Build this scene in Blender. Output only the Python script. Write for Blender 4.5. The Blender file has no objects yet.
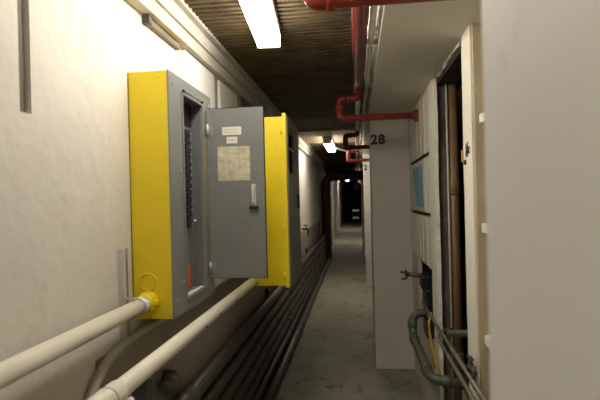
import bpy, bmesh, math, random
from mathutils import Vector, Matrix
random.seed(7)
PI = math.pi
S = bpy.context.scene
COL = S.collection

# ------------------------------------------------------------------ materials
def new_mat(name):
    m = bpy.data.materials.new(name); m.use_nodes = True
    nt = m.node_tree; nt.nodes.clear()
    out = nt.nodes.new('ShaderNodeOutputMaterial')
    b = nt.nodes.new('ShaderNodeBsdfPrincipled')
    nt.links.new(b.outputs[0], out.inputs[0])
    return m, nt, b

def noise(nt, scale, detail=4, rough=.55, stretch=None):
    tc = nt.nodes.new('ShaderNodeTexCoord')
    n = nt.nodes.new('ShaderNodeTexNoise')
    n.inputs['Scale'].default_value = scale; n.inputs['Detail'].default_value = detail
    n.inputs['Roughness'].default_value = rough
    if stretch:
        mp = nt.nodes.new('ShaderNodeMapping'); mp.inputs['Scale'].default_value = stretch
        nt.links.new(tc.outputs['Object'], mp.inputs[0]); nt.links.new(mp.outputs[0], n.inputs['Vector'])
    else:
        nt.links.new(tc.outputs['Object'], n.inputs['Vector'])
    return n

def ramp(nt, src, stops):
    r = nt.nodes.new('ShaderNodeValToRGB')
    e = r.color_ramp.elements
    while len(e) < len(stops): e.new(.5)
    for i, (p, c) in enumerate(stops):
        e[i].position = p; e[i].color = (*c, 1)
    nt.links.new(src, r.inputs[0]); return r

def mix(nt, a, b, fac=None, mode='MIX'):
    m = nt.nodes.new('ShaderNodeMix'); m.data_type = 'RGBA'; m.blend_type = mode
    m.inputs['Factor'].default_value = 1 if fac is None else .5
    if fac is not None:
        if isinstance(fac, (int, float)): m.inputs['Factor'].default_value = fac
        else: nt.links.new(fac, m.inputs['Factor'])
    for v, s in ((a, 'A'), (b, 'B')):
        if isinstance(v, tuple): m.inputs[[i for i, k in enumerate(m.inputs) if k.name == s and k.type == 'RGBA'][0]].default_value = (*v, 1)
        else: nt.links.new(v, m.inputs[[i for i, k in enumerate(m.inputs) if k.name == s and k.type == 'RGBA'][0]])
    return [o for o in m.outputs if o.type == 'RGBA'][0]

def bump(nt, b, src, strength, dist=.01):
    u = nt.nodes.new('ShaderNodeBump'); u.inputs['Strength'].default_value = strength
    u.inputs['Distance'].default_value = dist
    nt.links.new(src, u.inputs['Height']); nt.links.new(u.outputs[0], b.inputs['Normal'])

def paint(name, c, rough=.5, var=.12, scale=6, dirt=None, dirt_lo=.62, dirt_hi=.75, dscale=9, metal=0, bmp=0, bscale=30, stretch=None):
    m, nt, b = new_mat(name)
    n = noise(nt, scale, 5)
    lo = tuple(x*(1-var) for x in c); hi = tuple(min(1, x*(1+var)) for x in c)
    r = ramp(nt, n.outputs[0], [(.3, lo), (.7, hi)])
    col = r.outputs[0]
    if dirt:
        d = noise(nt, dscale, 8, .65, stretch)
        f = ramp(nt, d.outputs[0], [(dirt_lo, (0, 0, 0)), (dirt_hi, (1, 1, 1))])
        col = mix(nt, col, dirt, f.outputs[0])
    nt.links.new(col, b.inputs['Base Color'])
    b.inputs['Roughness'].default_value = rough; b.inputs['Metallic'].default_value = metal
    if bmp:
        k = noise(nt, bscale, 6, .6); bump(nt, b, k.outputs[0], bmp)
    return m

def emit(name, c, s):
    m = bpy.data.materials.new(name); m.use_nodes = True
    nt = m.node_tree; nt.nodes.clear()
    out = nt.nodes.new('ShaderNodeOutputMaterial'); e = nt.nodes.new('ShaderNodeEmission')
    e.inputs[0].default_value = (*c, 1); e.inputs[1].default_value = s
    nt.links.new(e.outputs[0], out.inputs[0]); return m

M = {}
M['plaster'] = paint('plaster', (.66, .63, .575), .75, .04, 3, (.50, .45, .38), .58, .85, 5, bmp=.6, bscale=14)
M['plaster_right'] = paint('plaster_right', (.62, .585, .50), .7, .05, 4, (.45, .40, .31), .6, .8, 6, bmp=.2)
M['column_paint'] = paint('column_paint', (.60, .565, .52), .6, .04, 3, (.46, .43, .38), .6, .85, 3, bmp=.12, bscale=20)
M['near_column_paint'] = paint('near_column_paint', (.70, .685, .70), .6, .03, 3, (.57, .56, .57), .62, .78, 7, bmp=.12, bscale=20)
M['soffit_paint'] = paint('soffit_paint', (.72, .69, .61), .6, .04, 2, (.60, .57, .49), .6, .85, 3, bmp=.1)
M['beam_wood'] = paint('beam_wood', (.52, .495, .455), .7, .1, 8, (.27, .245, .20), .58, .75, 9, bmp=.3, stretch=(6, .5, 6))
M['yellow'] = paint('yellow', (.74, .57, .012), .42, .05, 5, (.50, .36, .01), .66, .8, 12)
M['grey_enamel'] = paint('grey_enamel', (.19, .198, .188), .42, .05, 4, (.145, .15, .14), .62, .8, 10)
M['hinge_grey'] = paint('hinge_grey', (.27, .28, .27), .4, .06, 9, metal=.2)
M['dead_front'] = paint('dead_front_grey', (.13, .145, .145), .45, .05, 4)
M['dark_grey_enamel'] = paint('dark_grey_enamel', (.17, .165, .155), .5, .06, 4)
M['black'] = paint('black_plastic', (.012, .012, .012), .4, .1, 9)
M['white_pipe'] = paint('white_pipe_paint', (.72, .69, .60), .45, .04, 8, (.40, .36, .28), .66, .74, 16, bmp=.05)
M['grey_conduit'] = paint('grey_conduit_paint', (.42, .39, .33), .6, .08, 8, (.25, .22, .17), .6, .75, 12)
M['dark_pipe'] = paint('dark_pipe_paint', (.045, .038, .031), .42, .2, 8, (.10, .088, .07), .6, .72, 14)
M['strut'] = paint('galvanised_strut', (.56, .53, .49), .45, .08, 9, metal=.1)
M['strut_dark'] = paint('dark_strut', (.05, .045, .04), .5, .1, 9)
M['steel'] = paint('steel_conduit', (.20, .20, .16), .42, .15, 10, (.5, .47, .38), .62, .7, 12, metal=.5)
M['green_pipe'] = paint('olive_pipe', (.075, .077, .055), .5, .15, 8, (.36, .36, .29), .68, .73, 14)
M['red'] = paint('red_paint', (.23, .024, .012), .35, .12, 8, (.20, .03, .02), .6, .75, 11)
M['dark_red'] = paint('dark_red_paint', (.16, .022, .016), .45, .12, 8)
M['silver'] = paint('pale_conduit', (.76, .74, .69), .4, .08, 9, (.26, .22, .17), .60, .68, 9, metal=0, stretch=(1, 2, 1))
M['brown_pipe'] = paint('brown_pipe', (.17, .10, .05), .5, .25, 5, (.075, .048, .03), .58, .74, 5)
M['lagging'] = paint('lagging', (.15, .125, .095), .8, .2, 9, (.26, .23, .18), .6, .75, 18, bmp=.5)
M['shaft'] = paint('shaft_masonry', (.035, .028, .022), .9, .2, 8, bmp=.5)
M['cream'] = paint('cream_panel', (.76, .71, .59), .55, .04, 5, (.46, .39, .27), .62, .8, 8)
M['white_board'] = paint('white_board', (.74, .71, .62), .6, .04, 5, (.48, .43, .33), .64, .78, 9, bmp=.15)
M['white_panel'] = paint('white_panel', (.80, .79, .77), .55, .03, 5)
M['tan_board'] = paint('tan_board', (.42, .35, .235), .65, .08, 6)
M['panel_groove'] = paint('panel_groove', (.16, .12, .075), .8, .1, 9)
M['strip_grey'] = paint('strip_grey', (.16, .145, .115), .6, .1, 9)
M['dado'] = paint('dado_grime', (.30, .265, .215), .7, .1, 4, (.18, .155, .12), .55, .75, 7)
M['paper'] = paint('paper', (.70, .68, .60), .8, .04, 20)
M['blue_sheet'] = paint('blue_sheet', (.26, .47, .58), .6, .06, 12)
M['orange'] = paint('orange_sticker', (.62, .10, .02), .5, .15, 40)
M['brass'] = paint('tarnished_brass', (.16, .095, .045), .45, .2, 20, metal=.5)
M['dark_brass'] = paint('dark_brass', (.06, .045, .03), .5, .2, 20, metal=.4)
M['yellow_cable'] = paint('ochre_cable', (.42, .28, .04), .5, .1, 20)
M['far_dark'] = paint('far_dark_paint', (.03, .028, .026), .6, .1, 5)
M['pale_blue'] = paint('pale_blue_sheet', (.42, .50, .56), .5, .1, 9)
M['lamp'] = emit('lit_diffuser', (1, .92, .78), 21)
M['housing'] = paint('fixture_housing', (.55, .53, .47), .5, .05, 9)

# chart sheet: faded printed table
m, nt, b = new_mat('chart_paper')
tc = nt.nodes.new('ShaderNodeTexCoord'); br = nt.nodes.new('ShaderNodeTexBrick')
mp = nt.nodes.new('ShaderNodeMapping'); mp.inputs['Rotation'].default_value = (PI/2, 0, 0)
nt.links.new(tc.outputs['Object'], mp.inputs[0]); nt.links.new(mp.outputs[0], br.inputs[0])
br.inputs['Color1'].default_value = (.70, .66, .50, 1); br.inputs['Color2'].default_value = (.58, .55, .42, 1)
br.inputs['Mortar'].default_value = (.42, .39, .29, 1); br.inputs['Scale'].default_value = 20
br.inputs['Mortar Size'].default_value = .012; br.offset = 0
n = noise(nt, 26, 4); r = ramp(nt, n.outputs[0], [(.35, (.72, .70, .62)), (.65, (1, 1, 1))])
nt.links.new(mix(nt, br.outputs[0], r.outputs[0], None, 'MULTIPLY'), b.inputs['Base Color']); b.inputs['Roughness'].default_value = .8
M['chart'] = m
# ceiling lath: dark brown
M['lath'] = paint('ceiling_lath', (.092, .064, .027), .7, .35, 7, (.045, .026, .014), .5, .66, 6, bmp=.3, bscale=40)
M['lath_gap'] = paint('ceiling_gap', (.018, .012, .008), .8, .2, 7)
M['lamplit_ceiling'] = paint('lamplit_beige', (.27, .20, .115), .7, .08, 6)

# floor: worn grey-green concrete with blotches
m, nt, b = new_mat('worn_concrete')
n1 = noise(nt, 2.2, 6); r1 = ramp(nt, n1.outputs[0], [(.3, (.245, .24, .18)), (.7, (.36, .35, .265))])
n2 = noise(nt, 8, 7, .72); r2 = ramp(nt, n2.outputs[0], [(.55, (0, 0, 0)), (.68, (1, 1, 1))])
c = mix(nt, r1.outputs[0], (.085, .075, .05), r2.outputs[0])
n3 = noise(nt, 42, 5, .6); r3 = ramp(nt, n3.outputs[0], [(.62, (0, 0, 0)), (.7, (1, 1, 1))])
c = mix(nt, c, (.07, .06, .045), r3.outputs[0])
nt.links.new(c, b.inputs['Base Color']); b.inputs['Roughness'].default_value = .7
bump(nt, b, n3.outputs[0], .2)
M['floor'] = m

# ------------------------------------------------------------------ mesh helpers
def BM(): return bmesh.new()

def box(bm, x0, x1, y0, y1, z0, z1, bev=0):
    vs = [bm.verts.new(p) for p in ((x0,y0,z0),(x1,y0,z0),(x1,y1,z0),(x0,y1,z0),(x0,y0,z1),(x1,y0,z1),(x1,y1,z1),(x0,y1,z1))]
    fs = [bm.faces.new([vs[i] for i in f]) for f in ((0,3,2,1),(4,5,6,7),(0,1,5,4),(1,2,6,5),(2,3,7,6),(3,0,4,7))]
    if bev:
        es = list({e for f in fs for e in f.edges})
        bmesh.ops.bevel(bm, geom=es, offset=bev, segments=2, affect='EDGES', profile=.5)
    return bm

def fillet(pts, rad, n=6):
    pts = [Vector(p) for p in pts]
    if rad <= 0 or len(pts) < 3: return pts
    out = [pts[0]]
    for i in range(1, len(pts)-1):
        a, p, c = pts[i-1], pts[i], pts[i+1]
        u = (a-p); v = (c-p)
        d = min(rad, u.length*.48, v.length*.48)
        s, e = p+u.normalized()*d, p+v.normalized()*d
        for k in range(n+1):
            t = k/n
            out.append(s*(1-t)**2 + p*2*t*(1-t) + e*t*t)
    out.append(pts[-1]); return out

def tube(bm, pts, r, seg=16, rad=0, caps=True):
    """round tube along a polyline; r is a number or one radius per point"""
    P = fillet(pts, rad)
    R = r if isinstance(r, (list, tuple)) else [r]*len(P)
    T = []
    for i in range(len(P)):
        a = P[max(i-1, 0)]; c = P[min(i+1, len(P)-1)]
        t = (c-a)
        T.append(t.normalized() if t.length > 1e-9 else Vector((0, 0, 1)))
    up = Vector((0, 0, 1)) if abs(T[0].z) < .9 else Vector((1, 0, 0))
    nrm = T[0].cross(up).normalized()
    rings = []
    for i, p in enumerate(P):
        if i:
            nrm = T[i-1].rotation_difference(T[i]) @ nrm
        bi = T[i].cross(nrm).normalized()
        rings.append([bm.verts.new(p + (nrm*math.cos(2*PI*k/seg) + bi*math.sin(2*PI*k/seg))*R[i]) for k in range(seg)])
    for A, B in zip(rings, rings[1:]):
        for k in range(seg):
            f = bm.faces.new((A[k], A[(k+1) % seg], B[(k+1) % seg], B[k])); f.smooth = True
    if caps:
        bm.faces.new(rings[0][::-1]); bm.faces.new(rings[-1])
    return bm

def collar(bm, p, axis, r, l, seg=16):
    """short stepped ring along axis through p"""
    p = Vector(p); a = Vector(axis).normalized()
    q = [p-a*l/2, p-a*l/2*.8, p+a*l/2*.8, p+a*l/2]
    return tube(bm, [q[0], q[1], q[2], q[3]], [r*.9, r, r, r*.9], seg)

def sphere(bm, p, r, sx=1, sy=1, sz=1, u=16, v=10):
    bmesh.ops.create_uvsphere(bm, u_segments=u, v_segments=v, radius=r,
        matrix=Matrix.Translation(p) @ Matrix.Diagonal((sx, sy, sz, 1)))
    return bm

def torus(bm, p, axis, R, r, n=24, s=8):
    p = Vector(p); a = Vector(axis).normalized()
    u = a.orthogonal().normalized(); v = a.cross(u)
    rings = []
    for i in range(n):
        d = u*math.cos(2*PI*i/n) + v*math.sin(2*PI*i/n)
        rings.append([bm.verts.new(p + d*(R + r*math.cos(2*PI*k/s)) + a*r*math.sin(2*PI*k/s)) for k in range(s)])
    for i in range(n):
        A, B = rings[i], rings[(i+1) % n]
        for k in range(s):
            f = bm.faces.new((A[k], B[k], B[(k+1) % s], A[(k+1) % s])); f.smooth = True
    return bm

def obj(name, bm, mat, parent=None, base=None):
    bmesh.ops.recalc_face_normals(bm, faces=bm.faces[:])
    if parent is not None:
        w = Vector((0, 0, 0)); q = parent
        while q is not None: w = w + q.location; q = q.parent
        o_loc = Vector((0, 0, 0))
        bmesh.ops.translate(bm, verts=bm.verts[:], vec=-w)
    else:
        xs = [v.co for v in bm.verts]
        lo = Vector([min(v[i] for v in xs) for i in range(3)]); hi = Vector([max(v[i] for v in xs) for i in range(3)])
        o_loc = Vector(((lo.x+hi.x)/2, (lo.y+hi.y)/2, lo.z))
        bmesh.ops.translate(bm, verts=bm.verts[:], vec=-o_loc)
    me = bpy.data.meshes.new(name); bm.to_mesh(me); bm.free()
    me.materials.append(M[mat] if isinstance(mat, str) else mat)
    o = bpy.data.objects.new(name, me); COL.objects.link(o)
    o.location = o_loc
    if parent is not None: o.parent = parent
    return o

def tag(o, label, cat, group=None, kind=None):
    if label: o['label'] = label
    if cat: o['category'] = cat
    if group: o['group'] = group
    if kind: o['kind'] = kind
    return o

def thing(name, loc, label, cat, group=None):
    o = bpy.data.objects.new(name, None); COL.objects.link(o); o.location = loc
    o.empty_display_size = .1
    return tag(o, label, cat, group)

def struct(name, bm, mat, parent=None):
    o = obj(name, bm, mat, parent)
    if parent is None: o['kind'] = 'structure'
    return o

def copy_tree(o, parent=None):
    c = o.copy(); COL.objects.link(c)
    if parent is not None: c.parent = parent
    for ch in list(o.children): copy_tree(ch, c)
    return c

def text_bm(s, size, depth):
    cu = bpy.data.curves.new('lettering', 'FONT'); cu.body = s; cu.size = size; cu.extrude = depth
    cu.offset = size*.042; cu.align_x = 'LEFT'; cu.space_character = 1.12
    t = bpy.data.objects.new('lettering', cu); COL.objects.link(t)
    bpy.context.view_layer.update()
    dg = bpy.context.evaluated_depsgraph_get()
    me = bpy.data.meshes.new_from_object(t.evaluated_get(dg))
    bm = BM(); bm.from_mesh(me)
    bpy.data.objects.remove(t); bpy.data.meshes.remove(me)
    return bm

# ------------------------------------------------------------------ setting
XL, XR = -.865, .47            # wall planes
YB, YE = -3.2, 34.0            # corridor ends
ZC = 2.47                      # ceiling
SOF = 2.235                    # underside of the right-hand beam
CX = .137                      # corridor face of the columns

bm = BM(); box(bm, -1.2, 1.3, YB-.2, YE+.2, -.1, 0); struct('floor', bm, 'floor')

# left wall with a vertical chase cut into it
gy0, gy1, gz, gd = 1.160, 1.206, 1.748, .035
bm = BM()
box(bm, -1.1, XL-gd, YB, YE, 0, ZC+.05)
box(bm, XL-gd, XL, YB, gy0, 0, ZC+.05)
box(bm, XL-gd, XL, gy1, YE, 0, ZC+.05)
box(bm, XL-gd, XL, gy0, gy1, 0, gz)
struct('wall_left', bm, 'plaster')
bm = BM(); box(bm, XL-gd+.001, XL-gd+.02, gy0+.002, gy1-.004, gz+.002, ZC, .004)
tag(obj('wall_channel', bm, 'strip_grey'), 'grey strip sunk in a vertical slot high on the left white wall', 'channel')

# ceiling: boards with cross ribs
bm = BM(); box(bm, -1.1, 1.3, YB, YE, ZC, ZC+.12)
ceil = struct('ceiling', bm, 'lath_gap')
bm = BM(); y = .9
while y < 13.5:
    j = random.uniform(-.004, .004)
    box(bm, -.80+j, CX-.01, y, y+.027+j, ZC-.022, ZC+.002)
    y += .052
obj('ceiling_rib', bm, 'lath', ceil)
bm = BM(); box(bm, -.79, CX-.012, 6.55, 7.95, ZC-.045, ZC-.02); struct('trim_3', bm, 'lamplit_ceiling')  # beige patch stands in for lamplight on the ceiling around the farther light

# left timber beam along the wall head, stepped
bm = BM()
box(bm, XL, -.815, YB, YE, 2.285, ZC)
box(bm, XL, -.800, YB, YE, 2.345, 2.395)
box(bm, XL, -.785, YB, YE, 2.43, ZC)
struct('trim_1', bm, 'beam_wood')
# right-hand concrete beam
bm = BM(); box(bm, CX-.008, 1.2, YB, YE, SOF, ZC)
for v in bm.verts:
    if v.co.z < ZC-.01: v.co.z = 2.246 if v.co.x < .5 else 2.246-(1.2-CX)*.19
struct('trim_2', bm, 'soffit_paint')

# right wall: beyond the first bay, behind the camera, and the service shaft
bm = BM()
box(bm, XR, 1.0, 4.6, YE, 0, SOF)
box(bm, XR, 1.0, YB, .08, 0, SOF)
box(bm, .62, 1.0, .08, 1.975, 0, SOF)                 # back of the shelf niche
box(bm, XR, .50, 3.06, 3.10, 0, 1.03); box(bm, XR, .50, 3.84, 4.24, 0, 1.03)
box(bm, XR, .50, 3.10, 3.84, 0, .64)
struct('wall_right', bm, 'plaster_right')
bm = BM(); box(bm, XR+.012, .50, 3.06, 4.24, 1.03, SOF); struct('trim_4', bm, 'panel_groove')   # backing of the ribbed panels
bm = BM()
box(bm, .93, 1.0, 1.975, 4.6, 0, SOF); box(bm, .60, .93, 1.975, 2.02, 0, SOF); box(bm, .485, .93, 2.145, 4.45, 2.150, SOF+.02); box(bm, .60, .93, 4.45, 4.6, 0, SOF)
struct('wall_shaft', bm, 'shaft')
bm = BM(); box(bm, -1.1, 1.2, YB-.2, YB, 0, ZC+.1); struct('wall_back', bm, 'plaster')
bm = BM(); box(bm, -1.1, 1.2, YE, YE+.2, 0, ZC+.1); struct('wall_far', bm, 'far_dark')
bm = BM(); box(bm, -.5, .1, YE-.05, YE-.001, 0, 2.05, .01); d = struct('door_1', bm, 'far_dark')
bm = BM(); sphere(bm, (.02, YE-.08, 1.0), .03); obj('door_knob', bm, 'strut', d)

# columns
def column(y0, y1, label, mat, number=None):
    bm = BM(); box(bm, CX, .62, y0, y1, 0, SOF, .006)
    c = thing('column', (CX+.2, (y0+y1)/2, 0), label, 'column', 'square columns down the right side')
    obj('shaft', bm, mat, c)
    if number:
        bm = text_bm(number, .115, .0015)
        bm.transform(Matrix.Rotation(PI/2, 4, 'X'))
        bmesh.ops.translate(bm, verts=bm.verts[:], vec=(CX+.004, y0-.001, 1.968))
        obj('number', bm, 'black', c)
    return c
column(.08, .535, 'pale painted column filling the right edge, nearest of all', 'near_column_paint')
column(4.24, 4.62, 'beige column with the black number 28 painted near its top', 'column_paint', '28')
column(8.14, 8.52, 'column just beyond the one numbered 28, mostly hidden behind it', 'column_paint', '2')
column(12.04, 12.42, 'far column, second beyond the one numbered 28', 'column_paint')
# far pilasters on the left wall
for y, l in ((15.5, 'nearer pale pilaster on the left wall beyond the big dark pipe'), (20.5, 'farther pale pilaster on the left wall beyond the big dark pipe')):
    bm = BM(); box(bm, XL, XL+.09, y, y+.35, 0, 2.285, .008)
    tag(obj('pilaster', bm, 'white_panel'), l, 'pilaster')

# ------------------------------------------------------------------ first electrical panel
bx0, bx1, by0, by1, bz0, bz1 = XL, -.70, 1.765, 2.29, 1.055, 2.006
P = thing('breaker_box', (XL, (by0+by1)/2, bz0), 'nearest yellow electrical box on the left wall, grey door swung open', 'electrical panel')
t = .004
bm = BM()
box(bm, bx0, bx0+t, by0, by1, bz0, bz1)
box(bm, bx0, bx1-.006, by0, by0+t, bz0, bz1); box(bm, bx0, bx1-.006, by1-t, by1, bz0, bz1)
box(bm, bx0, bx1-.006, by0+t, by1-t, bz0, bz0+t); box(bm, bx0, bx1-.006, by0+t, by1-t, bz1-t, bz1)
obj('cabinet_box', bm, 'yellow', P)
# trim plate with opening
oy0, oy1, oz0, oz1 = 1.905, 2.150, 1.110, 1.942
bm = BM()
box(bm, bx1-.006, bx1, by0-.003, oy0, bz0-.003, bz1+.003); box(bm, bx1-.006, bx1, oy1, by1+.003, bz0-.003, bz1+.003)
box(bm, bx1-.006, bx1, oy0, oy1, bz0-.003, oz0); box(bm, bx1-.006, bx1, oy0, oy1, oz1, bz1+.003)
obj('trim_plate', bm, 'grey_enamel', P)
# raised rim around the opening
bm = BM()
box(bm, bx1, bx1+.006, oy0-.010, oy0, oz0-.01, oz1+.01); box(bm, bx1, bx1+.006, oy1, oy1+.010, oz0-.01, oz1+.01)
box(bm, bx1, bx1+.006, oy0, oy1, oz1, oz1+.01); box(bm, bx1, bx1+.006, oy0, oy1, oz0-.01, oz0)
obj('opening_rim', bm, 'grey_enamel', P)
bm = BM()
for yy in (oy0+.004, oy1-.004): sphere(bm, (bx1+.006, yy, oz1+.016), .007)
tube(bm, [(bx1+.006, oy0, oz1+.016), (bx1+.006, oy1, oz1+.016)], .0025, 6)
obj('gasket', bm, 'black', P)
# dead front and sides of the recess
dx = bx1-.052
bm = BM()
box(bm, dx-.004, dx, oy0, oy1, oz0, oz1)
box(bm, dx, bx1-.006, oy0-.003, oy0, oz0, oz1); box(bm, dx, bx1-.006, oy1, oy1+.003, oz0, oz1)
box(bm, dx, bx1-.006, oy0, oy1, oz0-.003, oz0); box(bm, dx, bx1-.006, oy0, oy1, oz1, oz1+.003)
obj('dead_front', bm, 'dead_front', P)
bm = BM(); box(bm, bx1-.022, bx1-.006, oy0+.01, oy1-.004, oz0, oz0+.003); tag(obj('lit_ledge', bm, 'paper', P), 'lower ledge with lamplight put into its pale colour', None)  # pale strip paints the light caught by the recess bottom
bm = BM(); box(bm, dx, dx+.004, oy0, oy1, 1.845, oz1); tag(obj('upper_shade', bm, 'black', P), 'black bar standing in for shade above the breakers', None)  # black bar paints the trim's shadow at the top of the recess
# breakers: one visible column
nb = 14
for k in range(nb):
    z = 1.385 + k*(1.825-1.385)/nb
    bm = BM(); box(bm, dx, dx+.014, 2.050, 2.108, z, z+.029, .002)
    br_ = obj('breaker', bm, 'black', P)
    bm = BM(); box(bm, dx+.014, dx+.022, 2.085, 2.100, z+.009, z+.020, .002); obj('breaker_toggle', bm, 'dark_grey_enamel', br_)
bm = BM(); sphere(bm, (dx+.018, 2.128, 1.415), .006); tag(obj('indicator', bm, 'paper', P), 'small pale indicator dot', None)
bm = BM(); box(bm, dx, dx+.0015, 2.055, 2.095, 1.12, 1.225); tag(obj('warning_sticker', bm, 'orange', P), 'orange vertical sticker', None)
# screws on trim
for yy, zz in ((1.80, 1.96), (1.80, 1.53), (1.80, 1.12), (2.255, 1.96), (2.255, 1.12), (1.87, 1.62), (1.87, 1.30), (1.875, 1.18)):
    bm = BM(); collar(bm, (bx1+.002, yy, zz), (1, 0, 0), .0065, .005, 10); obj('screw', bm, 'hinge_grey', P)
# knockout ring and connector on the near side
bm = BM(); torus(bm, (-.800, by0-.001, 1.196), (0, 1, 0), .033, .0035); tube(bm, [(-.800, by0-.002, 1.196), (-.800, by0, 1.196)], .028, 20)
obj('knockout', bm, 'yellow', P)
bm = BM()
tube(bm, [(-.80, by0-.052, 1.122), (-.80, by0-.045, 1.122), (-.80, by0-.03, 1.122), (-.80, by0-.012, 1.122), (-.80, by0, 1.122)], [.030, .036, .036, .041, .041], 20)
box(bm, -.772, -.752, by0-.034, by0-.008, 1.112, 1.132, .003)
obj('conduit_connector', bm, 'yellow', P)
for xx, zz in ((-.835, bz1-.02), (-.74, bz1-.02), (-.722, bz0+.018)):
    bm = BM(); collar(bm, (xx, by0-.001, zz), (0, 1, 0), .006, .006, 10); obj('side_screw', bm, 'yellow', P)
# door: open at a right angle, hinge at the far edge of the opening
dz0, dz1 = 1.135, 1.942
hy = 2.212
D = thing('door', (0, 0, 0), None, None); D.parent = P; D.location = Vector((bx1, hy, dz0)) - P.location
bpy.data.objects.remove(D)
bm = BM(); box(bm, bx1+.010, -.420, hy, hy+.003, dz0, dz1)
box(bm, bx1+.010, bx1+.013, hy-.012, hy+.003, dz0, dz1); box(bm, -.423, -.420, hy, hy+.014, dz0, dz1)
box(bm, bx1+.010, -.420, hy, hy+.014, dz0, dz0+.003); box(bm, bx1+.010, -.420, hy, hy+.014, dz1-.003, dz1)
D = obj('door', bm, 'grey_enamel', P)
f = hy-.0008
bm = BM(); box(bm, -.620, -.528, f, hy, 1.812, 1.850); lb = obj('paper_strip', bm, 'paper', D)
bm = BM(); box(bm, -.600, -.548, f, hy, 1.772, 1.803); obj('paper_strip', bm, 'paper', D)
bm = BM()
for zz in (1.838, 1.826):
    x = -.612
    while x < -.545:
        w = random.uniform(.006, .013); box(bm, x, x+w, f-.0003, f, zz-.003, zz+.001); x += w+.004
obj('faint_lines', bm, 'grey_conduit', D)
bm = BM(); x = -.592
while x < -.560:
    w = random.uniform(.005, .01); box(bm, x, x+w, f-.0003, f, 1.786, 1.790); x += w+.003
obj('faint_lines', bm, 'grey_conduit', D)
bm = BM(); box(bm, -.645, -.490, f, hy, 1.597, 1.758); obj('chart_sheet', bm, 'chart', D)
# latch
bm = BM(); box(bm, -.486, -.464, hy-.010, hy, 1.475, 1.578, .004); L = obj('latch', bm, 'strut', D)
bm = BM(); tube(bm, [(-.475, hy-.010, 1.56), (-.475, hy-.026, 1.555), (-.475, hy-.026, 1.49), (-.475, hy-.012, 1.478)], .006, 8, .008); obj('latch_lever', bm, 'strut', L)
bm = BM(); box(bm, -.496, -.455, hy-.018, hy, 1.462, 1.476, .003); sphere(bm, (-.457, hy-.016, 1.470), .008); tag(obj('latch_foot', bm, 'black', L), 'black latch foot', None)
# hinges
for zz in (1.835, 1.185):
    bm = BM(); tube(bm, [(bx1+.010, hy-.008, zz-.028), (bx1+.010, hy-.008, zz+.028)], .009, 10)
    box(bm, bx1, bx1+.004, hy-.008, hy+.03, zz-.022, zz+.022, .001); box(bm, bx1+.01, bx1+.034, hy-.004, hy, zz-.022, zz+.022, .001)
    obj('hinge', bm, 'hinge_grey', P)

# ------------------------------------------------------------------ second electrical cabinet
cx0, cx1, cy0, cy1, cz0, cz1 = -.635, -.386, 2.75, 3.30, 1.003, 1.983
Q = thing('electrical_cabinet', (cx0, (cy0+cy1)/2, cz0), 'second yellow electrical box, farther along, partly hidden by the open grey door', 'electrical panel')
bm = BM()
box(bm, cx0, cx0+t, cy0, cy1, cz0, cz1)
box(bm, cx0, cx1-.012, cy0, cy0+t, cz0, cz1); box(bm, cx0, cx1-.012, cy1-t, cy1, cz0, cz1)
box(bm, cx0, cx1-.012, cy0+t, cy1-t, cz0, cz0+t); box(bm, cx0, cx1-.012, cy0+t, cy1-t, cz1-t, cz1)
obj('cabinet_box', bm, 'yellow', Q)
bm = BM(); box(bm, cx1-.030, cx1-.006, cy0-.006, cy0+.012, cz0-.012, cz1+.018, .003)
obj('front_lip', bm, 'yellow', Q)
for zz in (1.90, 1.33, 1.06):
    bm = BM(); tube(bm, [(cx1-.034, cy0-.003, zz-.02), (cx1-.034, cy0-.003, zz+.02)], .0045, 8); obj('hinge', bm, 'yellow', Q)
wy0, wy1, wz0, wz1 = 2.80, 3.02, 1.66, 1.90
bm = BM()
box(bm, cx1-.012, cx1, cy0+.012, wy0, cz0-.006, cz1+.006); box(bm, cx1-.012, cx1, wy1, cy1, cz0-.006, cz1+.006)
box(bm, cx1-.012, cx1, wy0, wy1, cz0-.006, wz0); box(bm, cx1-.012, cx1, wy0, wy1, wz1, cz1+.006)
obj('front_plate', bm, 'dark_grey_enamel', Q)
bm = BM(); box(bm, cx1-.06, cx1-.055, wy0, wy1, wz0, wz1)
for a, b2, c_, d_ in ((wy0-.003, wy0, wz0, wz1), (wy1, wy1+.003, wz0, wz1), (wy0, wy1, wz0-.003, wz0), (wy0, wy1, wz1, wz1+.003)):
    box(bm, cx1-.06, cx1-.012, a, b2, c_, d_)
tag(obj('recess', bm, 'black', Q), 'dark square recess in the front', None)
bm = BM(); tube(bm, [(cx1-.03, wy0+.01, 1.83), (cx1+.004, wy1-.02, 1.80)], .006, 8); obj('lever', bm, 'strut', Q)
bm = BM(); box(bm, cx1, cx1+.014, 3.16, 3.18, 1.44, 1.54, .003); obj('latch', bm, 'black', Q)

for zz in (1.12, 1.86):
    bm = BM(); box(bm, XL, cx0, 2.98, 3.02, zz-.02, zz+.02, .003); obj('wall_bracket', bm, 'strut_dark', Q)
# ------------------------------------------------------------------ left wall services
# upper white conduit into the first panel
U = thing('conduit', (-.80, 1.0, 1.09), 'upper white conduit running into the low corner of the nearest yellow box', 'conduit')
bm = BM(); tube(bm, [(-.80, -.6, 1.122), (-.80, by0-.052, 1.122)], .0275, 24); obj('pipe', bm, 'white_pipe', U)
bm = BM(); tube(bm, [(-.80, by0-.085, 1.122), (-.80, by0-.08, 1.122), (-.80, by0-.056, 1.122), (-.80, by0-.052, 1.122)], [.0275, .0305, .0305, .029], 24)
obj('end_bushing', bm, 'white_panel', U)
bm = BM(); torus(bm, (-.80, 1.672, 1.122), (0, 1, 0), .030, .0028, 24, 6); box(bm, -.855, -.805, 1.665, 1.679, 1.149, 1.156); box(bm, -.80, -.79, 1.665, 1.679, 1.085, 1.096)
obj('pipe_clamp', bm, 'strut', U)
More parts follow.
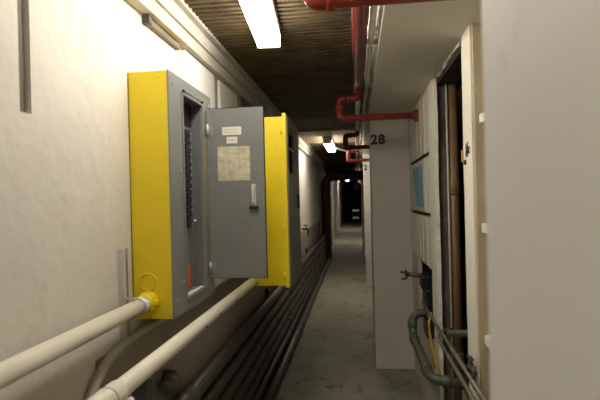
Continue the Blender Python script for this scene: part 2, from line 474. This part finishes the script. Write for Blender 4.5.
# upright strut on the wall
bm = BM()
box(bm, XL, XL+.022, 1.655, 1.661, 1.005, 1.335); box(bm, XL, XL+.022, 1.699, 1.705, 1.005, 1.335); box(bm, XL, XL+.004, 1.661, 1.699, 1.005, 1.335)
box(bm, XL+.018, XL+.022, 1.661, 1.672, 1.005, 1.335); box(bm, XL+.018, XL+.022, 1.688, 1.699, 1.005, 1.335)
tag(obj('strut_channel', bm, 'strut'), 'short upright galvanised strut on the wall beside the nearest yellow box', 'strut')
# grey conduit on the wall that bends down
bm = BM()
cq = XL+.0225
tube(bm, [(cq, 3.49, 1.0), (cq, 1.66, 1.0), (cq, 1.47, .96), (XL+.0165, 1.36, .80), (XL+.0165, 1.33, .0)], .0165, 14, .16)
tag(obj('bent_conduit', bm, 'grey_conduit'), 'thin grey conduit along the left wall, bent down under the upper white conduit', 'conduit')
# lower white conduit
lx, lz = -.603, 1.031
W = thing('conduit', (lx, 1.2, lz-.03), 'lower white conduit passing under the nearest yellow box and open door', 'conduit')
bm = BM(); tube(bm, [(lx, .0, lz), (lx, cy0, lz)], .0255, 24); obj('pipe', bm, 'white_pipe', W)
bm = BM(); tube(bm, [(lx, 1.02, lz), (lx, 1.025, lz), (lx, 1.135, lz), (lx, 1.14, lz)], [.0255, .030, .030, .0255], 24); obj('coupling', bm, 'white_pipe', W)
bm = BM(); torus(bm, (lx, 1.085, lz), (0, 1, 0), .030, .002, 24, 6); obj('coupling_seam', bm, 'grey_conduit', W)
bm = BM(); sphere(bm, (lx+.034, 1.135, lz-.022), .010); tube(bm, [(lx+.02, 1.135, lz-.015), (lx+.036, 1.135, lz-.024)], .005, 8); obj('clamp_screw', bm, 'strut', W)
for yy in (1.78, 1.98, 2.25):
    bm = BM(); collar(bm, (lx+.023, yy, lz-.008), (1, 0, -.3), .006, .008, 8); obj('set_screw', bm, 'dark_pipe', W)
# strut legs holding the lower conduit
for yy, l in [(1.27, 'dark upright strut holding up the lower white conduit, near the camera')]:
    bm = BM(); box(bm, lx-.022, lx+.022, yy-.02, yy+.02, 0, lz-.024, .003); box(bm, lx-.04, lx+.04, yy-.035, yy+.035, 0, .008)
    tag(obj('strut_post', bm, 'strut_dark'), l, 'strut')

bm = BM(); box(bm, XL, XL+.006, 1.49, 11.5, 0, .985, .002)
tag(obj('dado_board', bm, 'dado'), 'long grimy brown-grey board low on the left wall behind the dark pipes', 'board')
# stack of dark pipes along the left wall
stack = [(-.787, .60, .043), (-.787, .487, .043), (-.787, .375, .043), (-.787, .262, .043), (-.787, .15, .043), (-.765, .043, .043), (-.672, .043, .043)]
names = ['topmost of the dark pipes stacked along the left wall', 'second from top of the dark pipes stacked along the left wall',
         'third from top of the dark pipes stacked along the left wall', 'fourth from top of the dark pipes stacked along the left wall',
         'lowest wall-hung pipe of the dark stack along the left wall', 'dark pipe on the floor tight beneath the stack at left',
         'dark pipe on the floor beside the walkway, outermost of the stack']
first = None
for (x, z, r), l in zip(stack, names):
    if first is None:
        T = thing('wall_pipe', (x, 0, z), l, 'pipe', 'dark pipes along the left wall')
        bm = BM(); tube(bm, [(x, -.8, z), (x, 11.55, z)], r, 18); obj('pipe', bm, 'dark_pipe', T)
        for yy in (2.05, 5.2, 8.4):
            bm = BM(); tube(bm, [(x, yy, z), (x, yy+.01, z), (x, yy+.11, z), (x, yy+.12, z)], [r*1.02, r*1.14, r*1.14, r*1.02], 18); obj('coupling', bm, 'dark_pipe', T)
        first = T
    else:
        T = copy_tree(first); T.location = (x, random.uniform(-.25, .25), z); T['label'] = l
        T.location.y = 0
# capped stub above the stack
T = thing('wall_pipe', (-.80, 1.9, .735), 'short dark capped pipe stub on the left wall above the stacked pipes', 'pipe')
bm = BM(); tube(bm, [(-.80, 1.93, .735), (-.80, 2.02, .735), (XL+.001, 2.03, .735)], .031, 16, .04); obj('pipe', bm, 'dark_pipe', T)
bm = BM(); tube(bm, [(-.80, 1.885, .735), (-.80, 1.90, .735), (-.80, 1.915, .735), (-.80, 1.96, .735), (-.80, 1.965, .735)], [.02, .032, .038, .038, .032], 18); obj('end_cap', bm, 'dark_pipe', T)
# wall struts behind the stack
for yy, l in ((1.46, 'nearest upright strut behind the stacked dark pipes'), (4.4, 'upright strut behind the stacked dark pipes, beyond the second yellow box'), (8.0, 'upright strut behind the stacked dark pipes, far along the wall')):
    bm = BM(); box(bm, XL, -.830, yy-.02, yy+.02, 0, .68, .002)
    tag(obj('strut_channel', bm, 'strut_dark'), l, 'strut')

# black strip under the beam
bm = BM(); box(bm, XL, XL+.022, 1.915, 2.29, 2.252, 2.280, .003)
T = thing('wall_strip', (XL, 2.1, 2.25), 'short dark metal strip on the white wall just under the beam', 'strip')
obj('rail', bm, 'strip_grey', T)
bm = BM(); box(bm, XL, XL+.034, 1.905, 1.935, 2.246, 2.286, .004); obj('end_clip', bm, 'strut_dark', T)
# white boards and grey board on the wall above the boxes
for a, b2, l in ((2.36, 2.58, 'white wall board directly above the open grey door, nearest of three'), (2.586, 2.87, 'middle white wall board above the open grey door'), (2.985, 3.45, 'white wall board beyond the dark upright slot above the door')):
    bm = BM(); box(bm, XL, XL+.02, a, b2, 1.55, 2.275, .003)
    tag(obj('wall_board', bm, 'white_panel'), l, 'board', 'white boards on the left wall')
bm = BM(); box(bm, XL, XL+.008, 2.885, 2.97, 1.55, 2.275, .002); tag(obj('slot_strip', bm, 'grey_conduit'), 'dark upright strip between the white wall boards above the door', 'strip')
bm = BM(); box(bm, XL, XL+.03, 3.50, 6.55, 1.10, 2.275, .006); tag(obj('wall_board', bm, 'dark_grey_enamel'), 'long dark grey board on the left wall behind the second yellow box', 'board')
# small wall tap far along
T = thing('wall_valve', (XL, 7.6, .95), 'small dark valve on the lit left wall above the dark pipes', 'valve')
bm = BM(); tube(bm, [(XL, 7.6, 1.03), (XL+.10, 7.6, 1.03), (XL+.10, 7.6, .93)], .018, 12, .03); obj('spout', bm, 'strut_dark', T)
bm = BM(); torus(bm, (XL+.06, 7.6, 1.085), (0, 0, 1), .035, .007, 16, 6); tube(bm, [(XL+.06, 7.6, 1.03), (XL+.06, 7.6, 1.09)], .008, 8); obj('handwheel', bm, 'strut_dark', T)

# ------------------------------------------------------------------ ceiling lights
def fixture(loc, yaw, label, length=1.25):
    T = thing('ceiling_light', loc, label, 'light', 'strip lights along the corridor ceiling')
    x, y, z = loc
    bm = BM(); box(bm, x-.066, x+.066, y-length/2, y+length/2, z-.048, z, .004); obj('housing', bm, 'housing', T)
    bm = BM(); box(bm, x-.062, x+.062, y-length/2+.012, y+length/2-.012, z-.112, z-.046, .012); obj('diffuser', bm, 'lamp', T)
    for s in (-1, 1):
        bm = BM(); box(bm, x-.065, x+.065, y+s*(length/2-.006)-.006, y+s*(length/2-.006)+.006, z-.113, z-.047, .003); obj('end_cap', bm, 'housing', T)
    T.rotation_euler.z = yaw
    return T
ZL = ZC-.024
fixture((-.397, 1.83, ZL), math.radians(4.2), 'nearest glowing strip light, hung above the open grey door', 1.55)
f1 = fixture((-.40, 7.75, ZL-.02), 0, 'glowing strip light farther down, past the number 28 column', 1.3)
def more(loc, label):
    c = copy_tree(f1); c.location = loc; c.rotation_euler.z = 0; c['label'] = label; return c
more((-.40, -1.15, ZL), 'strip light on the ceiling behind the viewpoint')
more((-.40, 16.8, ZL), 'strip light beyond the black duct that crosses the ceiling')
more((-.40, 23.4, ZC-.002), 'tiny bright strip light at the far end of the corridor')
bm = BM(); tube(bm, [(-.34, 8.36, ZL-.06), (-.15, 8.7, ZL-.10), (-.02, 8.75, ZL-.10)], .012, 10)
tag(obj('light_conduit', bm, 'white_pipe'), 'thin white conduit slanting off the farther strip light', 'conduit')

# ------------------------------------------------------------------ red sprinkler pipework
S1 = thing('sprinkler_main', (.035, 2, 2.3), 'big red pipe running along the ceiling beside the right beam', 'pipe')
bm = BM(); tube(bm, [(.035, YB, 2.35), (.035, 3.52, 2.30)], .036, 20); obj('pipe', bm, 'red', S1)
bm = BM(); tube(bm, [(.035, 3.50, 2.30), (.035, 3.51, 2.30), (.035, 3.56, 2.30), (.035, 3.57, 2.30)], [.036, .044, .044, .030], 20); obj('reducer', bm, 'red', S1)
bm = BM(); tube(bm, [(.035, 3.56, 2.30), (.035, 11.6, 2.30)], .022, 16); tag(obj('branch_run', bm, 'silver', S1), 'pale thin run beyond the reducer', None)
for yy in (.5, 1.25):
    bm = BM(); collar(bm, (.035, yy, 2.33), (0, 1, 0), .045, .06); obj('coupling', bm, 'red', S1)

def loop(yc, label, mat='red'):
    T = thing('sprinkler_branch', (0, yc, 2.07), label, 'pipe', 'red branch pipes off the sprinkler main')
    zt, zb, xl = 2.235, 2.092, -.105
    r = .024
    bm = BM(); tube(bm, [(.035, yc, 2.285), (.035, yc, zt), (xl, yc, zt), (xl, yc, zb), (XR-.005, yc, zb)], r, 16, .05); obj('pipe', bm, mat, T)
    for p, a in (((-.035, yc, zt), (1, 0, 0)), ((xl, yc, zt-.058), (0, 0, 1)), ((xl, yc, zb+.055), (0, 0, 1)), ((xl+.06, yc, zb), (1, 0, 0))):
        bm = BM(); collar(bm, p, a, r*1.32, .026); obj('fitting_band', bm, mat, T)
    for q in ((xl, zt, 1), (xl, zb, -1)):
        bm = BM(); sg = q[2]
        tube(bm, [(q[0]+.055, yc, q[1]), (q[0], yc, q[1]), (q[0], yc, q[1]-sg*.055)], r*1.22, 16, .05); obj('elbow', bm, mat, T)
    bm = BM(); collar(bm, (XR-.0145, yc, zb), (1, 0, 0), .045, .03); collar(bm, (XR-.04, yc, zb), (1, 0, 0), .032, .03); obj('wall_flange', bm, 'dark_red', T)
    return T
A = loop(3.57, 'bright red branch pipe crossing in front of the 28 column')
def rep(y, label, dz=0):
    c = copy_tree(A); c.location.y = y; c.location.z += dz; c['label'] = label; return c
rep(7.62, 'small red branch pipe crossing beyond the 28 column, farthest bright one')
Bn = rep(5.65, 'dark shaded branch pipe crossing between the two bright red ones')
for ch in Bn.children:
    ch.data = ch.data.copy(); ch.data.materials[0] = M['dark_red']  # darker red puts this branch's shade into its colour
# the nearest crossing pipe, cut by the top of the frame
T = thing('sprinkler_branch', (0, 1.5, 2.1), 'red pipe crossing overhead along the top edge of the photo', 'pipe', 'red branch pipes off the sprinkler main')
xe, ye, ze = -.124, 1.50, 2.117
bm = BM(); tube(bm, [(xe, ye, ZC-.02), (xe, ye, ze), (.62, ye, ze)], .024, 18, .045); obj('pipe', bm, 'red', T)
bm = BM(); tube(bm, [(xe, ye, ze+.06), (xe, ye, ze), (xe+.06, ye, ze)], .028, 18, .045); obj('elbow', bm, 'red', T)
for p, a in (((xe+.06, ye, ze), (1, 0, 0)), ((xe, ye, ze+.06), (0, 0, 1))):
    bm = BM(); collar(bm, p, a, .033, .026); obj('fitting_band', bm, 'red', T)

# pale conduits along the edge of the right beam
for x, z, r, l in ((.094, 2.30, .014, 'pale flaking conduit between the big red pipe and the right beam, lower one'), (.100, 2.365, .018, 'pale flaking conduit along the right beam edge, upper one')):
    T = thing('edge_conduit', (x, 3, z), l, 'conduit', 'pale conduits along the right beam')
    bm = BM(); tube(bm, [(x, YB, z), (x, 14, z)], r, 14); obj('pipe', bm, 'silver', T)
    for yy in (1.6, 2.5, 3.4, 4.6):
        bm = BM(); box(bm, x-r*1.2, CX-.006, yy, yy+.02, z-r*1.3, z+r*1.3, .003); obj('strap', bm, 'silver', T)

# ------------------------------------------------------------------ far end
T = thing('crossing_pipe', (-.7, 12, 0), 'large dark pipe crossing overhead far off and dropping down the left wall', 'pipe')
bm = BM(); tube(bm, [(-.74, 11.85, 0), (-.74, 11.85, 2.055), (XR, 11.85, 2.055)], .115, 20, .25); obj('pipe', bm, 'dark_pipe', T)
for p, a in (((-.74, 11.85, 1.75), (0, 0, 1)), ((-.45, 11.85, 2.055), (1, 0, 0)), ((-.74, 11.85, .1), (0, 0, 1))):
    bm = BM(); collar(bm, p, a, .122, .06, 20); obj('flange', bm, 'far_dark', T)
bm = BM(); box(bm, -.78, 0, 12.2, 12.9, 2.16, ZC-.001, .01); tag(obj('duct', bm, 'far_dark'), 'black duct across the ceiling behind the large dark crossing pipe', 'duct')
T = thing('trolley', (-.02, 25.5, 0), 'tiny pale blue-grey trolley standing far down the corridor', 'trolley')
for zz in (.42, .80):
    bm = BM(); box(bm, -.19, .13, 25.25, 25.85, zz, zz+.09, .01); obj('shelf', bm, 'pale_blue', T)
for xx in (-.18, .12):
    for yy in (25.27, 25.83):
        bm = BM(); tube(bm, [(xx, yy, .07), (xx, yy, .95)], .012, 8); sphere(bm, (xx, yy, .035), .035, .5, 1, 1); obj('leg', bm, 'strut_dark', T)
T = thing('red_bell', (.03, 11.7, 1.7), 'small dark red round bell hanging under the large dark crossing pipe', 'bell')
bm = BM(); tube(bm, [(.03, 11.60, 1.78), (.03, 11.54, 1.78), (.03, 11.50, 1.78), (.03, 11.48, 1.78)], [.02, .10, .09, .02], 18); obj('gong', bm, 'dark_red', T)
bm = BM(); tube(bm, [(.03, 11.60, 1.78), (.03, 11.85, 1.78), (.03, 11.85, 1.93)], .015, 10, .04); obj('bracket', bm, 'far_dark', T)

# ------------------------------------------------------------------ right wall bay
def ribbed(z0, z1, label):
    bm = BM(); box(bm, XR+.0012, XR+.0119, 3.065, 4.235, z0, z1)
    y = 3.085
    while y < 4.2:
        w = random.choice((.12, .14, .16)); box(bm, XR-.007, XR+.001, y, y+w, z0+.002, z1-.002, .002); y += w+.042
    o = obj('ribbed_panel', bm, 'cream'); o.data.materials.append(M['panel_groove'])
    for p in o.data.polygons:
        if p.center.x + o.location.x > XR+.0005 or p.center.x + o.location.x > XR and abs(p.normal.x) > .9: p.material_index = 1
    tag(o, label, 'wall panel', 'cream ribbed panels on the right wall')
ribbed(1.783, 2.225, 'top cream ribbed wall panel under the beam, beside the 28 column')
ribbed(1.39, 1.76, 'middle cream ribbed wall panel holding the blue sheet')
ribbed(1.035, 1.368, 'lowest cream ribbed wall panel, below the blue sheet')
T = thing('poster', (XR, 3.6, 1.39), 'light blue sheet on cream card fixed to the right wall', 'poster')
bm = BM(); box(bm, XR-.010, XR-.0068, 3.30, 4.15, 1.395, 1.755, .0008); obj('card', bm, 'cream', T)
bm = BM()
pts = [(3.36, 1.42), (3.36, 1.725), (3.98, 1.715), (3.92, 1.675), (3.74, 1.43)]
vs = [bm.verts.new((XR-.0105, a, b2)) for a, b2 in pts]; fc = bm.faces.new(vs)
e = bmesh.ops.extrude_face_region(bm, geom=[fc]); bmesh.ops.translate(bm, verts=[v for v in e['geom'] if isinstance(v, bmesh.types.BMVert)], vec=(-.001, 0, 0))
obj('blue_sheet', bm, 'blue_sheet', T)
# torn edge board left of the shaft opening
def ragged(name, y0, y1, x0, x1, z0, z1, side, mat, n=46, amp=.010):
    bm = BM(); A_, B_ = [], []
    wob = [0.0]
    for i in range(n): wob.append(max(-amp, min(amp, wob[-1]*.9+random.uniform(-amp, amp)*.5)))
    for i in range(n+1):
        z = z0+(z1-z0)*i/n; d = wob[i]
        a, b2 = (y0+(d if side == 0 else 0), y1+(d if side == 1 else 0))
        A_.append((bm.verts.new((x0, a, z)), bm.verts.new((x1, a, z)))); B_.append((bm.verts.new((x0, b2, z)), bm.verts.new((x1, b2, z))))
    for i in range(n):
        for q in ((A_[i][0], B_[i][0], B_[i+1][0], A_[i+1][0]), (A_[i][1], A_[i+1][1], B_[i+1][1], B_[i][1]),
                  (A_[i][0], A_[i+1][0], A_[i+1][1], A_[i][1]), (B_[i][0], B_[i][1], B_[i+1][1], B_[i+1][0])): bm.faces.new(q)
    bm.faces.new((A_[0][0], A_[0][1], B_[0][1], B_[0][0])); bm.faces.new((A_[n][0], B_[n][0], B_[n][1], A_[n][1]))
    return obj(name, bm, mat)
o = ragged('edge_board', 2.855, 3.055, XR-.012, XR+.010, 0, 2.19, 0, 'white_board', 90, .012)
tag(o, 'white broken-edged board between the ribbed panels and the dark shaft opening', 'board')
# broken plaster lip over the opening
bm = BM(); n = 14
for i in range(n):
    y = 2.16+.62*i/n; h = random.uniform(.0, .014)
    box(bm, XR+.002, XR+.014, y, y+.62/n, 2.182-h, 2.234)
tag(obj('plaster_lip', bm, 'soffit_paint'), 'jagged plaster lip over the top of the dark shaft opening', 'plaster edge')
T = thing('post_board', (.53, 2.07, 0), 'white upright board right of the dark shaft opening, with black scribble', 'board')
o = ragged('board', 1.985, 2.143, XR-.004, .60, 0, 2.226, 1, 'white_board', 40, .006); o.parent = T; o.location = o.location - T.location
bm = BM()
for pts_ in ([(2.085, 1.715), (2.09, 1.66)], [(2.085, 1.715), (2.062, 1.662)], [(2.062, 1.662), (2.058, 1.722)], [(2.045, 1.70), (2.03, 1.672)], [(2.03, 1.70), (2.046, 1.675)]):
    tube(bm, [(XR-.005, a, b2) for a, b2 in pts_], .003, 6)
tag(obj('scribble', bm, 'black', T), 'black handwritten scribble', None)
bm = BM(); collar(bm, (XR-.006, 2.10, 1.640), (1, 0, 0), .011, .012, 12); obj('bolt', bm, 'black', T)
bm = BM(); box(bm, XR-.01, XR+.01, 2.140, 2.165, 1.645, 1.695, .002); obj('clip', bm, 'yellow_cable', T)
# shelf niche with ledges
T = thing('niche_frame', (.55, 1.8, 0), 'cream recessed frame with three small ledges beside the near column', 'frame')
bm = BM(); box(bm, .474, .619, 1.966, 1.984, 0, 2.19); obj('back_board', bm, 'tan_board', T)
for zz in (1.80, 1.37, .93):
    bm = BM(); box(bm, .49, .598, 1.86, 1.966, zz-.018, zz+.018, .003); obj('ledge', bm, 'white_board', T)

# pipes in the shaft
bm = BM()
pts = [(.525, 2.938, z*.1) for z in range(0, 22)] + [(.525, 2.938, 2.15)]
tube(bm, pts, [.041+random.uniform(-.003, .003) for _ in pts], 16); tag(obj('lagged_pipe', bm, 'lagging'), 'dark lumpy insulated riser pipe at the left of the shaft opening', 'pipe')
T = thing('riser_pipe', (.565, 2.87, 0), 'brown riser pipe standing in the middle of the shaft opening', 'pipe')
bm = BM(); tube(bm, [(.565, 2.87, 0), (.565, 2.87, 2.149)], .030, 18); obj('pipe', bm, 'brown_pipe', T)
for zz in (.55, 1.55):
    bm = BM(); collar(bm, (.565, 2.87, zz), (0, 0, 1), .036, .09, 18); obj('coupling', bm, 'brown_pipe', T)
bm = BM(); tube(bm, [(.530, 2.845, 0), (.530, 2.845, 2.150)], .006, 10); tag(obj('thin_riser', bm, 'grey_conduit'), 'thin pale riser between the two thick pipes in the shaft opening', 'pipe')
bm = BM(); tube(bm, [(.44, 2.48, .81), (.93, 2.48, .81)], .017, 14)
tag(obj('stub_pipe', bm, 'green_pipe'), 'short dark pipe running across into the shaft opening behind the thin conduits', 'pipe')
# thin steel conduits parallel to the wall
for (x, z, y0, y1), l in zip(((.43, .782, -.3, 3.45), (.415, .742, -.3, 2.75)), ('upper of two thin steel conduits running along the right wall at the bottom', 'lower of two thin steel conduits running along the right wall at the bottom')):
    T = thing('thin_conduit', (x, 1.5, z), l, 'conduit', 'thin steel conduits on the right wall')
    bm = BM(); tube(bm, [(x, .62, z), (x, y1-.12, z), (x+.03, y1-.04, z+.01), (.52, y1, z+.02)], .009, 12, .06); obj('pipe', bm, 'steel', T)
    for yy in (1.75, 2.3):
        bm = BM(); collar(bm, (x, yy, z), (0, 1, 0), .0115, .05, 12); obj('coupling', bm, 'steel', T)
# olive pipe
T = thing('bent_pipe', (.35, 2.9, .5), 'olive bent pipe coming out of the wall hole and back into the shaft', 'pipe')
bm = BM(); tube(bm, [(.56, 3.2, .745), (.345, 3.2, .738), (.345, 3.17, .60), (.362, 2.54, .555), (.60, 2.50, .535)], .026, 18, .07); obj('pipe', bm, 'green_pipe', T)
for p, a in (((.345, 3.186, .67), (0, .2, 1)), ((.347, 3.10, .594), (0, 1, .07)), ((.358, 2.65, .563), (0, 1, .07)), ((.44, 2.527, .548), (1, -.2, 0))):
    bm = BM(); collar(bm, p, a, .031, .045, 16); obj('coupling', bm, 'green_pipe', T)
bm = BM(); tube(bm, [(.53, 2.50, 0), (.53, 2.50, .52)], .022, 12); tag(obj('drop_pipe', bm, 'lagging'), 'dark pipe dropping to the floor below the olive bent pipe', 'pipe')
# black pump body in the hole
T = thing('valve_body', (.46, 3.3, .6), 'dark blocky valve body sticking out of the hole in the right wall', 'valve')
bm = BM(); tube(bm, [(.50, 3.42, .62), (.50, 3.42, .95)], .05, 14); box(bm, .435, .50, 3.36, 3.50, .86, .955, .012); box(bm, .45, .50, 3.26, 3.40, .66, .88, .012)
obj('body', bm, 'black', T)
bm = BM(); box(bm, .415, .475, 3.02, 3.20, .62, .72, .008); tube(bm, [(.44, 3.1, .72), (.47, 3.3, .80)], .02, 10); obj('block', bm, 'black', T)
bm = BM(); tube(bm, [(.50, 3.50, .93), (.335, 3.50, .948)], .016, 12); tag(obj('valve_stem', bm, 'brass', T), 'brassy stem', None)
bm = BM(); torus(bm, (.345, 3.50, .947), (1, 0, .1), .028, .007, 16, 6); tube(bm, [(.345, 3.45, .965), (.30, 3.46, .968)], .008, 8); tube(bm, [(.345, 3.5, .915), (.31, 3.5, .912)], .008, 8); tag(obj('handwheel', bm, 'brass', T), 'brassy handwheel', None)
# small valve on the white board
T = thing('board_valve', (.44, 2.0, .8), 'small dark valve poking through the white upright board low down', 'valve')
bm = BM(); tube(bm, [(.52, 2.06, .80), (.445, 2.06, .80), (.437, 1.90, .815)], .009, 10, .03); sphere(bm, (.44, 1.99, .806), .018); obj('body', bm, 'dark_brass', T)
bm = BM(); tube(bm, [(.44, 1.99, .77), (.44, 1.99, .845)], .006, 8); box(bm, .43, .45, 1.965, 2.015, .842, .850, .002); tube(bm, [(.44, 1.93, .775), (.44, 1.93, .835)], .006, 8); obj('handle', bm, 'dark_brass', T)
# ochre cable looped on the conduits
bm = BM(); tube(bm, [(.435, 2.96, .80), (.41, 2.93, .74), (.425, 2.90, .62), (.44, 2.86, .52), (.45, 2.78, .48), (.44, 2.70, .50), (.45, 2.62, .50)], .0065, 8, .05)
tube(bm, [(.44, 2.99, .79), (.42, 2.99, .70), (.43, 3.0, .60), (.45, 2.98, .46)], .0055, 8, .05)
tag(obj('cable', bm, 'yellow_cable'), 'ochre cable hanging off the thin steel conduits by the shaft', 'cable')

# ------------------------------------------------------------------ camera, world, view
cam = bpy.data.cameras.new('camera'); co = bpy.data.objects.new('camera', cam); COL.objects.link(co)
cam.sensor_width = 36; cam.lens = 36*480/600; cam.clip_start = .02
R = Matrix.Rotation(math.radians(6.654), 4, 'Z') @ Matrix.Rotation(PI/2+math.radians(-.07), 4, 'X') @ Matrix.Rotation(math.radians(-1.4), 4, 'Z')
co.matrix_world = Matrix.Translation((0, 0, 1.5)) @ R
cam.dof.use_dof = True; cam.dof.focus_distance = 2.6; cam.dof.aperture_fstop = 4.2
S.camera = co
w = bpy.data.worlds.new('world'); S.world = w; w.use_nodes = True
w.node_tree.nodes['Background'].inputs[0].default_value = (.5, .45, .4, 1); w.node_tree.nodes['Background'].inputs[1].default_value = .02
S.view_settings.view_transform = 'Standard'; S.view_settings.look = 'None'
S.view_settings.exposure = .3; S.view_settings.gamma = 1; S.view_settings.use_curve_mapping = False
S.cycles.use_denoising = True; S.cycles.max_bounces = 10; S.cycles.diffuse_bounces = 6
